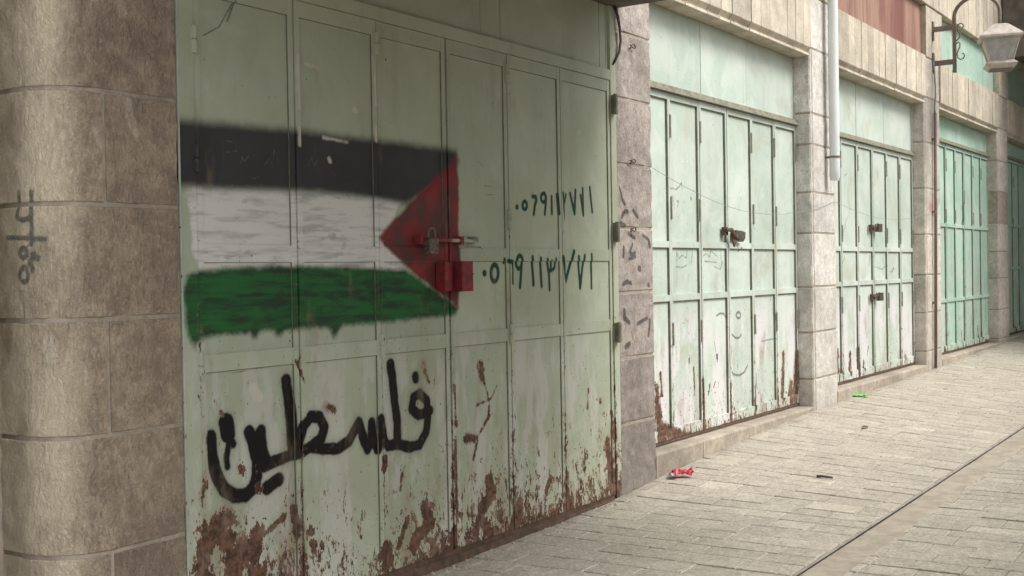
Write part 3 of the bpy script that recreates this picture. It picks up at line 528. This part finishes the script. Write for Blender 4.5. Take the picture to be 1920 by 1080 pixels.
# ---------------------------------------------------------------- doors
D1S = [2.955, 3.478, 3.99, 4.502, 5.02, 5.54, 6.1]
def hinge(parent, x, y, z, L, r, mat, painter):
    g = G(); h = L/2
    g.tube([(x, y, z-h), (x, y, z-.003)], r, 8); g.tube([(x, y, z+.003), (x, y, z+h)], r, 8)
    g.tube([(x, y, z-h*.9), (x, y, z+h*1.06)], r*.55, 6)
    o = g.obj('hinge', mat, parent, False); painter(o); return o
def leafset(door, seams, y, zb, zt, rails, mat, painter, sw=.04, proud=.02, res=.02, hz=(), hr=.011, hl=.09, railh=.045, hinge_at=None, gap=.003, cgap=.004, hmat=None):
    n = len(seams)-1; leaves = []
    for i in range(n):
        a, b = seams[i]+gap, seams[i+1]-gap; g = G()
        dy = rng.uniform(-.003, .003)
        if i == n//2-1: b -= cgap
        if i == n//2: a += cgap
        ys, ye = y+dy, y+dy+proud+.012
        g.box(a, a+sw, ys, ye, zb, zt, res); g.box(b-sw, b, ys, ye, zb, zt, res)
        zz = [zb]+[r for r in rails]+[zt]; bands = [(zb, zb+.07)]+[(r, r+railh) for r in rails]+[(zt-railh, zt)]
        for (c, d) in bands: g.box(a+sw, b-sw, ys+.0015, ye, c, d, res)
        lf = g.obj('leaf', mat, door); painter(lf); leaves.append(lf)
        g = G(); th = min(.004, proud*.3)      # dark olive strips paint the self-shadow on the bars' inner edges
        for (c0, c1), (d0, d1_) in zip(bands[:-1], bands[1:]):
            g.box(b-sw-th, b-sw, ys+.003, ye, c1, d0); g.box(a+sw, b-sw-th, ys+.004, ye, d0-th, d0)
        g.obj('edge_shade', M['olive'], lf)
        for (c0, c1), (d0, d1) in zip(bands[:-1], bands[1:]):
            p = G(); X0, X1, Z0, Z1 = a+sw-.004, b-sw+.004, c1-.004, d0+.004; nx = max(2, int((X1-X0)/res)); nzz = max(2, int((Z1-Z0)/res))
            buck = rng.uniform(-1, 1)*.003; sd_ = rng.random()*50; vs = []; fs = []
            for jz in range(nzz+1):
                for ix in range(nx+1):
                    fx, fz = ix/nx, jz/nzz; env = (4*fx*(1-fx))*(4*fz*(1-fz))
                    dd = env*(buck+.003*mnoise.noise((fx*3+sd_, fz*4, 0)))
                    vs.append((X0+(X1-X0)*fx, y+dy+proud+dd, Z0+(Z1-Z0)*fz))
            for jz in range(nzz):
                for ix in range(nx): k = jz*(nx+1)+ix; fs.append((k, k+1, k+nx+2, k+nx+1))
            p.add(vs, fs); p.box(X0, X1, y+dy+proud+.005, y+dy+proud+.009, Z0, Z1)
            o = p.obj('panel', mat, lf); painter(o)
    for (i, z) in (hinge_at or [(i, z) for i in range(n+1) if i != n//2 for z in hz]):
        hinge(leaves[min(i, n-1)], seams[i]+(0 if hmat is None else rng.choice((-.012, .012))), y-.004, z, hl, hr, hmat or mat, painter if hmat is None else (lambda q: None))
    return leaves

# door 1: the painted one
d1 = thing('metal_door', 'sage green folding metal door painted with a flag and black Arabic writing', 'door', 'folding metal shop doors')
g = G()
g.box(2.844, 2.953, .0, .06, .03, 2.985, .02); g.box(6.102, 6.163, -.002, .06, .03, 2.985, .02); g.box(2.953, 6.102, .0, .06, 2.545, 2.605, .02)
o = g.obj('frame', M['door1'], d1); paint_door1(o)
g = G(); g.tube([(2.868, -.008, .05), (2.868, -.008, 2.97)], .005, 8); o = g.obj('corner_bead', M['door1'], d1); 
o.data.materials[0] = M['door2']; P = verts_xz(o); put_attr(o, 'rust', np.interp(P[:, 1], [0, .6, 1], [.5, .2, .05])); put_attr(o, 'txt', np.full(len(P), .3))
g = G(); g.box(2.953, 6.102, -.012, .05, .012, .062, .05); g.box(2.953, 6.102, .012, .05, .062, .085, .05); o = g.obj('sill_rail', M['rust'], d1)
leafset(d1, D1S, .004, .087, 2.542, [1.062, 1.475], M['door1'], paint_door1, .027, .008, .007, (), .0135, .1, .066,
        [(0, 2.3), (0, 1.86), (0, 1.09), (2, 2.44), (2, 1.1), (4, 2.44), (4, 1.69), (4, 1.1)], .0035, .004)
for z in (2.4, 1.645, 1.05):      # dark block hinges on the right post
    g = G(); g.box(6.103, 6.14, -.03, -.002, z-.055, z+.055); g.tube([(6.108, -.03, z-.06), (6.108, -.03, z+.06)], .013, 8); g.obj('hinge', M['olive'], d1)
for xa, xb in ((2.953, 3.6), (3.604, 4.803), (4.808, 4.978), (4.984, 6.0), (6.006, 6.076), (6.081, 6.102)):
    g = G(); g.box(xa, xb, .014, .03, 2.605, 2.985, .03); o = g.obj('header_panel', M['door1'], d1); paint_door1(o)
# lock box, slide bar and hasp on the painted door
g = G(); g.box(4.515, 4.605, -.06, .004, 1.33, 1.475); g.box(4.515, 4.605, -.064, -.06, 1.41, 1.417); o = g.obj('lock_box', M['redbox'], d1)
g = G(); g.box(4.395, 4.425, -.05, .004, 1.335, 1.47); g.box(4.425, 4.49, -.022, .004, 1.335, 1.47); o = g.obj('lock_bracket', M['redbox'], d1)
g = G(); g.tube([(4.22, -.02, 1.575), (4.68, -.02, 1.575)], .009, 8)
for xx in (4.25, 4.56, 4.67): g.box(xx-.012, xx+.012, -.034, .006, 1.555, 1.595)
o = g.obj('slide_bolt', M['door1'], d1); paint_door1(o)
def padlock(label, x, y, z, s=1.0, tilt=0.0, mat='lock'):
    t = thing('padlock', label, 'padlock', 'padlocks on the doors')
    g = G(); b = .022*s; hh = .04*s
    prof = [(-b, -hh/2), (-b*.9, -hh/2-.003*s), (b*.9, -hh/2-.003*s), (b, -hh/2), (b, hh/2), (b*.8, hh/2+.004*s), (-b*.8, hh/2+.004*s), (-b, hh/2)]
    def rot(px, pz): c, q = math.cos(tilt), math.sin(tilt); return x+px*c-pz*q, z+px*q+pz*c
    n = len(prof); vs = [(rot(px, pz)[0], y-.011*s, rot(px, pz)[1]) for px, pz in prof]+[(rot(px, pz)[0], y+.011*s, rot(px, pz)[1]) for px, pz in prof]
    g.add(vs, [(i, (i+1) % n, n+(i+1) % n, n+i) for i in range(n)]+[tuple(range(n)), tuple(range(2*n-1, n-1, -1))])
    g.obj('body', M[mat], t)
    pts = [(-.015*s, hh/2)]+[(-.015*s*math.cos(a), hh/2+.02*s+.015*s*math.sin(a)) for a in np.linspace(0, math.pi, 9)]+[(.015*s, hh/2)]
    G().tube([(rot(a, c)[0], y, rot(a, c)[1]) for a, c in pts], .0042*s, 6).obj('shackle', M['iron'], t, True)
    return t
padlock('dull brass padlock hanging on the red triangle of the flag', 4.3, -.045, 1.545, 1.55, -.05)

def shop_door(label, x0, x1, seams, sill, lt, hdr_top, rails, mat, y=.13, hdr=(), hz=(), strength=1.0, res=.025):
    t = thing('metal_door', label, 'door', 'folding metal shop doors')
    P = lambda o: paint_door(o, sill, strength, seams)
    g = G(); g.box(x0, seams[0], y-.002, y+.07, sill, hdr_top, .03); g.box(seams[-1], x1, y-.002, y+.07, sill, hdr_top, .03)
    o = g.obj('frame', mat, t); P(o)
    g = G(); g.box(seams[0], seams[-1], y-.03, y+.05, lt+.004, lt+.022, .06); g.box(seams[0], seams[-1], y-.012, y+.05, lt+.022, lt+.05, .06); o = g.obj('head_rail', M['rail'], t)
    cuts = [seams[0]]+list(hdr)+[seams[-1]]
    for a, b in zip(cuts[:-1], cuts[1:]):
        g = G(); q = rng.uniform(0, .003); g.box(a+.0045, b-.0045, y+.012+q, y+.03, lt+.05, hdr_top-.002, .05); o = g.obj('header_panel', mat, t); P(o)
    G().box(seams[0], seams[-1], y+.033, y+.04, lt+.01, hdr_top-.01).obj('header_backing', M['cable'], t)
    g = G(); g.box(seams[0], seams[-1], y+.002, y+.05, sill+.002, sill+.022); g.obj('sill_rail', M['rust'], t)
    leafset(t, seams, y, sill+.026, lt, rails, mat, P, .021, .017, res, hz, .008, .15, .042, None, .003, .006, M['rail'])
    c = seams[len(seams)//2]; G().box(c-.02, c+.02, y+.02, y+.04, sill+.03, lt).obj('closing_strip', M['rust'], t)
    return t
S2 = [6.66+.4733*i for i in range(7)]
shop_door('mint folding metal door with a crude smiling face and rusty latch', 6.612, 9.5, S2, .255, 2.6, 3.17, [1.205, 1.565], M['door2'], .13, (7.67, 8.49), (2.38, 1.83, .98), .92, .009)
S3 = [10.17+.4767*i for i in range(7)]
shop_door('mint folding metal door with two padlocks, right of the white downpipe', 10.09, 13.04, S3, .335, 2.6, 3.17, [1.235, 1.56], M['door2'], .13, (11.15, 12.03), (2.4, 1.72, 1.06), .85, .012)
S4 = [14.0+.453*i for i in range(7)]
shop_door('brighter sea green metal door with a dark smear, below the lamp', 13.66, 16.68, S4, .36, 2.85, 3.17, [.97, 1.865], M['door4'], .13, (15.05,), (2.6, 2.0), .8)
S5 = [17.36+.48*i for i in range(7)]
shop_door('shaded green metal door cut off by the right edge', 17.31, 20.3, S5, .385, 2.92, 3.17, [1.33, 1.95], M['door4'], .13, (18.6,), (2.6, 2.0), .9)
S0 = [-.6+.45*i for i in range(7)]
shop_door('rusty green metal door, only a sliver at the left edge', -.65, 2.165, S0, .03, 2.6, 3.17, [1.205, 1.565], M['door1b'] if 'door1b' in M else M['door4'], .13, (1.2,), (2.3, 1.1), 1.5)

# rusted latch on the second door
t = thing('door_latch', 'rusted twisted hasp at the centre of the second door', 'latch')
g = G(); g.box(7.97, 8.03, .105, .132, 1.66, 1.72); g.tube([(7.98, .1, 1.7), (8.03, .08, 1.7), (8.08, .075, 1.655), (8.12, .078, 1.64)], [.014, .016, .014, .01], 8); g.obj('staple', M['rust'], t)
g = G(); vs = [(8.03, .085, 1.705), (8.085, .08, 1.68), (8.12, .085, 1.62), (8.10, .09, 1.575), (8.06, .09, 1.63)]
g.add([(a, b-.006, c) for a, b, c in vs]+[(a, b+.006, c) for a, b, c in vs], [(0, 1, 2, 3, 4), (9, 8, 7, 6, 5)]+[(i, (i+1) % 5, 5+(i+1) % 5, 5+i) for i in range(5)]); g.obj('strap', M['rust'], t)
g = G(); vs = [(8.14, .1, 1.70), (8.26, .1, 1.695), (8.31, .1, 1.685), (8.3, .1, 1.64), (8.27, .1, 1.615), (8.22, .1, 1.64), (8.13, .1, 1.655)]
g.add([(a, b-.012, c) for a, b, c in vs]+[(a, b+.03, c) for a, b, c in vs], [tuple(range(7)), tuple(range(13, 6, -1))]+[(i, (i+1) % 7, 7+(i+1) % 7, 7+i) for i in range(7)]); g.obj('hasp_plate', M['lock'], t)
def lockbar(label, x, z):
    t = thing('hasp_lock', label, 'lock', 'hasp locks on the third door')
    g = G(); g.box(x-.14, x-.115, .1, .132, z-.03, z+.03); g.tube([(x-.13, .095, z), (x+.0, .09, z+.01)], .009, 8); g.box(x-.09, x-.02, .108, .13, z-.028, z+.028); g.obj('hasp', M['rust'], t)
    g = G(); g.box(x-.005, x+.11, .07, .11, z-.038, z+.04); g.obj('lock_body', M['lock'], t)
    g = G(); g.tube([(x-.06, .085, z-.02), (x-.065, .08, z+.03), (x-.01, .08, z+.045), (x+.03, .085, z+.035)], .006, 6); g.obj('shackle', M['iron'], t, True)
lockbar('small rusty hasp lock, upper one on the third door', 11.6, 1.79)
lockbar('small rusty hasp lock, lower one on the third door', 11.61, 1.11)

# ---------------------------------------------------------------- steps
def step(label, x0, x1, zt, cuts, yf=-.005, mat='ststep'):
    t = thing('stone_step', label, 'step', 'stone door steps')
    cs = [x0]+list(cuts)+[x1]
    for a, b in zip(cs[:-1], cs[1:]):
        zb = min(gz(a, yf), gz(b, yf))-.06; c = .012
        n = max(1, int((b-a)/.12)); prof = [(.19, zb), (yf+rng.uniform(-.004, .004), zb), (yf, zt-c), (yf+c*.5, zt-c*.3), (yf+c*1.4, zt), (.19, zt-.002)]
        g = G(); xs = np.linspace(a+.002, b-.002, n+1); m = len(prof)
        vs = [(x, y+(.003*mnoise.noise((x*6, z*5, 1)) if .0 > y-.05 else 0), z+(.0025*mnoise.noise((x*5, y*9, 2)) if z > zt-.03 else 0)) for x in xs for y, z in prof]
        fs = [(i*m+j, i*m+j+1, i*m+m+j+1, i*m+m+j)[::-1] for i in range(n) for j in range(m-1)]+[tuple(range(m)), tuple(range(n*m+m-1, n*m-1, -1))]
        g.add(vs, fs).obj('step_stone', M[mat], t)
step('worn stone step under the second door', 6.614, 9.5, .252, (7.31, 8.1, 8.75))
step('worn stone step under the third door', 10.092, 13.04, .332, (11.2, 12.1))
step('stone step under the sea green door', 13.662, 16.678, .357, (14.9,))
step('stone step at the far right edge', 17.312, 20.298, .382, (18.8,))
step('low stone sill under the leftmost door', -.648, 2.15, .028, (.8,))

# ---------------------------------------------------------------- upper storey and covers
t = thing('upper_shutter', 'faded red metal shutter sheets above the lintel by the downpipe', 'shutter', 'upper shutters')
for a, b in ((10.12, 11.12), (11.123, 12.08), (12.083, 13.14)):
    G().box(a, b-.003, .05+rng.uniform(0, .004), .08, 3.69, 4.25).obj('sheet', M['redpanel'], t)
def upshut(label, x0, x1, cuts):
    t = thing('upper_shutter', label, 'shutter', 'upper shutters'); cs = [x0]+list(cuts)+[x1]
    for a, b in zip(cs[:-1], cs[1:]):
        o = G().box(a+.002, b-.002, .07+rng.uniform(0, .004), .1, 3.69, 4.25, .06).obj('sheet', M['door4'], t); paint_door(o, 1.5, .5)
upshut('pale mint upper shutter behind the street lamp', 13.84, 16.8, (14.35, 14.95, 15.55, 16.2))
upshut('dark upper shutter right of the lamp, at the edge', 17.4, 20.3, (18.4, 19.3))
def upblock(label, x0, x1, n=1):
    t = thing('upper_pier', label, 'pier', 'upper piers')
    core(t, x0, x1, 0, 3.7, 4.24)
    for k in range(n):
        a = x0+(x1-x0)*k/n; b = x0+(x1-x0)*(k+1)/n
        block('stone_block', [(a+.003, .24), (a+.003, 0), (b-.003, 0), (b-.003, .24)], 3.686, 4.245, M['stslab'], t, .003, .005, int(a*9), .05)
upblock('plain upper stone pier carrying the lamp bracket', 13.15, 13.83, 1)
upblock('shaded upper pier right of the lantern', 16.82, 17.38, 1)
upblock('upper stone pier left of the red shutter', 9.2, 10.1, 2)
lintel('upper slab band above the red shutter and lamp', 9.2, 16.9, 4.255, 6.6, -.01, .2, 'upper_lintel', False, .2)
lintel('shaded upper slab band beyond the lamp', 16.905, 20.9, 4.255, 6.6, -.01, .2, 'upper_lintel', False, .2)
t = thing('market_building', 'long stone market building behind the doors', 'building')
G().box(-1.4, 24.4, .3, .62, -.05, 6.6).obj('wall', M['mortar'], t)
G().box(-1.4, 9.196, .06, .3, 3.69, 6.6).obj('upper_wall', M['stslab'], t)
t = thing('canopy', 'dark concrete canopy slab over the painted door', 'canopy')
G().box(2.4, 6.215, -3.0, .3, 2.99, 3.13).obj('slab', M['concrete'], t)
t = thing('sky_blocker', 'unseen wall across the street, added to hold back low sky light', 'building')
G().box(2.5, 24, -5.6, -5.2, -.1, 3.5).obj('wall', M['stslab'], t)  # out of view, added and sized to shape the sky light
t = thing('passage_roof', 'dark covered passage roof at the far right', 'roof')
G().box(24, 24.4, -5.6, .3, -.1, 6.6).obj('end_wall', M['st4b'], t)
G().box(17.35, 24, -5.2, -.03, 4.32, 4.6).obj('slab', M['concrete'], t)
G().box(16.95, 17.347, -5.2, -.03, 4.2, 6.6).obj('front_beam', M['concrete'], t)

# ---------------------------------------------------------------- pipes, cables
t = thing('downpipe', 'white plastic downpipe ending halfway down the stone pillar', 'pipe')
g = G(); g.tube([(9.875, -.075, 2.3), (9.875, -.075, 6.5)], .043, 16, False); g.obj('pipe', M['pipe'], t, True)
g = G(); g.tube([(9.875, -.075, 2.355), (9.875, -.075, 2.25), (9.878, -.073, 2.2), (9.885, -.068, 2.155)], [.0445, .0445, .044, .036], 16, False); g.obj('spout', M['pipe'], t, True)
g = G(); g.tube([(9.885, -.068, 2.2), (9.885, -.068, 2.17)], .034, 12); g.obj('mouth', M['cable'], t)
g = G(); g.tube([(9.875, -.075, 2.345), (9.875, -.075, 2.362)], .049, 16); g.box(9.86, 9.89, -.075, .0, 2.345, 2.362); g.obj('bracket', M['iron'], t)
t = thing('conduit', 'brown metal conduit running down the pillar below the lamp', 'conduit')
g = G(); g.tube([(13.37, -.03, 3.09), (13.35, -.03, 2.0), (13.27, -.03, .28)], .017, 8); g.obj('tube', M['iron'], t, True)
for z in (1.0, 2.0, 2.8):
    xx = 13.27+.1*(z-.28)/2.8
    G().box(xx-.03, xx+.03, -.036, .0, z-.012, z+.012).obj('clip', M['iron'], t)
t = tag(G().tube([(13.395, -.014, 3.66), (13.40, -.02, 3.55), (13.41, -.025, 3.42), (13.40, -.03, 3.3), (13.365, -.03, 3.2), (13.35, -.03, 3.14), (13.37, -.03, 3.085)], .009, 8).obj('lamp_cable', M['gcable'], None, True), 'green cable hanging from the lamp bracket into the conduit', 'cable')
t = thing('door_cables', 'dark cables bulging at the top right of the painted door', 'cable')
for dx in (0, .014):
    G().tube([(6.14+dx, -.012, 2.985), (6.165+dx, -.02, 2.93), (6.19+dx*.6, -.02, 2.86), (6.197+dx*.4, -.022, 2.79), (6.18+dx*.5, -.02, 2.72), (6.15+dx*.5, -.012, 2.67), (6.13, -.006, 2.64)], .006, 6).obj('cable', M['cable'], t, True)
pts = [(6.28, -.012, 2.085), (6.4, -.012, 2.075), (6.6, -.008, 2.06)]+[(6.6+2.9*k/12, -.006+.0*k, 2.06-.17*k/12-.14*math.sin(math.pi*k/12)) for k in range(1, 13)]
pts += [(9.7, -.012, 1.92), (10.0, -.012, 1.98)]+[(10.1+2.9*k/10, -.006, 1.98-.02*k/10-.1*math.sin(math.pi*k/10)) for k in range(0, 11)]+[(13.2, -.012, 1.97)]
tag(G().tube(pts, .0017, 5).obj('thin_wire', M['wire'], None, True), 'thin grey wire sagging across the second and third doors', 'wire')
for lab, (hx, hz_) in (('twisted wire hook on the pinkish pillar, upper one', (6.36, 2.78)), ('twisted wire hook on the pinkish pillar, at the sagging wire', (6.34, 2.08)), ('twisted wire hook on the pinkish pillar, among the scribbles', (6.33, 1.665))):
    g = G(); g.tube([(hx-.034, -.016, hz_+.004), (hx-.03, -.02, hz_), (hx-.01, -.025, hz_+.01), (hx+.02, -.02, hz_+.012), (hx+.03, -.02, hz_-.005), (hx+.01, -.022, hz_-.012), (hx-.02, -.018, hz_-.004), (hx-.028, -.012, hz_-.018)], .004, 6)
    tag(g.obj('wire_hook', M['rust'], None, True), lab, 'hook', 'wire hooks')

# ---------------------------------------------------------------- street lamp
t = thing('street_lamp', 'wall lamp with an arched iron bracket, scrolls and a square lantern', 'lamp')
LX = 13.42
for z in (4.0, 3.655): G().box(LX-.028, LX+.028, -.014, .002, z-.105, z+.105).obj('wall_plate', M['iron'], t)
for z in (4.015, 3.64): G().box(LX-.02, LX+.02, -.215, -.014, z-.026, z+.026).obj('arm', M['iron'], t)
G().box(LX-.02, LX+.02, -.25, -.215, 3.52, 4.12).obj('post', M['iron'], t)
path = [(LX, -.232, 4.10)]+[(LX, -.468+.236*math.cos(a), 4.12+.2*math.sin(a)) for a in np.linspace(0, math.pi, 18)]+[(LX, -.704, 4.05), (LX, -.704, 3.97)]
G().tube(path, .02, 10).obj('arch_tube', M['iron'], t, True)
def scroll(pts): G().tube([(LX, y, z) for y, z in pts], .007, 6).obj('scroll', M['iron'], t, True)
scroll([(-.252, 3.86), (-.275, 3.885), (-.292, 3.91), (-.288, 3.945), (-.27, 3.975), (-.262, 4.01), (-.275, 4.04), (-.3, 4.05), (-.325, 4.035), (-.33, 4.01), (-.315, 4.0)])
scroll([(-.252, 3.83), (-.275, 3.85), (-.292, 3.83), (-.288, 3.79), (-.27, 3.755), (-.26, 3.715), (-.27, 3.675), (-.295, 3.655), (-.325, 3.665), (-.338, 3.695), (-.325, 3.72), (-.31, 3.715)])
LC = (LX, -.704); RZ = R(17)
G().frust(LC, [(.05, 3.985), (.075, 3.975), (.205, 3.858), (.214, 3.845), (.214, 3.825), (.19, 3.812)][::-1], RZ).obj('lantern_roof', M['lampmetal'], t)
G().frust(LC, [(.12, 3.5), (.155, 3.535), (.16, 3.55), (.118, 3.585)], RZ).obj('lantern_base', M['lampmetal'], t)
G().frust(LC, [(.11, 3.49), (.115, 3.503)], RZ).obj('base_plate', M['iron'], t)
def corner(h, z, k): q = RZ+math.pi/4+k*math.pi/2; return Vector((LC[0]+h*1.41421*math.cos(q), LC[1]+h*1.41421*math.sin(q), z))
for k in range(4):
    G().tube([corner(.113, 3.58, k), corner(.178, 3.82, k)], .009, 6).obj('lantern_bar', M['lampmetal'], t)
    a, b, c, d = corner(.11, 3.582, k), corner(.11, 3.582, k+1), corner(.174, 3.818, k+1), corner(.174, 3.818, k)
    if k == 2:   # one pane has slipped down and leaves a gap at its top
        c = b+(c-b)*.8; d = a+(d-a)*.8
    nn = (b-a).cross(d-a).normalized()*.004; vs = [a, b, c, d]+[p-nn for p in (a, b, c, d)]
    G().add(vs, [(0, 1, 2, 3), (7, 6, 5, 4)]+[(i, 4+i, 4+(i+1) % 4, (i+1) % 4) for i in range(4)]).obj('pane', M['pane'], t)
G().tube([(LC[0], LC[1], 3.8), (LC[0], LC[1], 3.74), (LC[0], LC[1], 3.7), (LC[0], LC[1], 3.66)], [.018, .02, .03, .012], 10).obj('bulb', M['pane'], t, True)

# ---------------------------------------------------------------- litter
def crumple(name, mat, c, sx, sy, h, seed, label, cat, rz=0.0):
    vs = []; fs = []; n, m = 9, 5; r_ = random.Random(seed)
    for j in range(m):
        for i in range(n):
            u, v = i/(n-1)-.5, j/(m-1)-.5; z = h*(.25+.75*abs(math.sin(u*9+v*4+seed)))*(1-.7*abs(v)) + r_.uniform(0, h*.35)
            x, y = u*sx, v*sy+.15*sy*math.sin(u*7+seed); vs.append((c[0]+x*math.cos(rz)-y*math.sin(rz), c[1]+x*math.sin(rz)+y*math.cos(rz), gz(c[0], c[1])+.004+z))
    for j in range(m-1):
        for i in range(n-1): k = j*n+i; fs.append((k, k+1, k+n+1, k+n))
    k = len(vs); vs += [(x, y, z-.003) for x, y, z in vs]; fs += [tuple(q+k for q in f[::-1]) for f in fs]
    o = G().add(vs, fs).obj(name, M[mat], None); tag(o, label, cat); return o
o = crumple('snack_wrapper', 'wrap', (6.72, -.13), .14, .08, .045, 3, 'crumpled red wrapper on the pavement by the second step', 'litter', R(-35))
o2 = crumple('foil_lining', 'wrapw', (6.655, -.105), .05, .05, .03, 5, 'x', 'litter', R(-35)); o2.parent = o; del o2['label']; del o2['category']
crumple('plastic_scrap', 'green', (10.55, -.05), .13, .07, .018, 8, 'bright green plastic scrap by the third step', 'litter', R(-60))
sx, sy = 7.14, -.9
tag(G().tube([(sx-.005, sy+.045, gz(sx, sy)+.012), (sx+.004, sy+.01, gz(sx, sy)+.014), (sx, sy-.055, gz(sx, sy)+.011)], [.009, .008, .007], 7).obj('twig', M['stick'], None, True), 'short dark twig lying on the paving', 'twig')
crumple('dead_leaf', 'leaf', (9.0, -.58), .06, .04, .02, 12, 'small brown dry leaf on the paving', 'leaf')
g = G()
for k in range(70):
    x = 3.9+2.2*rng.random()**.8; y = -.02-abs(rng.gauss(0, .035)); s = rng.uniform(.003, .009); z = gz(x, y)
    g.add([(x-s, y-s, z), (x+s, y-s*.7, z), (x+s*.8, y+s, z), (x-s*.7, y+s, z), (x+rng.uniform(-s, s)*.4, y, z+s*1.2)], [(0, 1, 4), (1, 2, 4), (2, 3, 4), (3, 0, 4), (3, 2, 1, 0)])
tag(g.obj('paint_crumbs', M['crumb'], None), 'pale crumbs of flaked paint and grit along the painted door', 'grit', None, 'stuff')
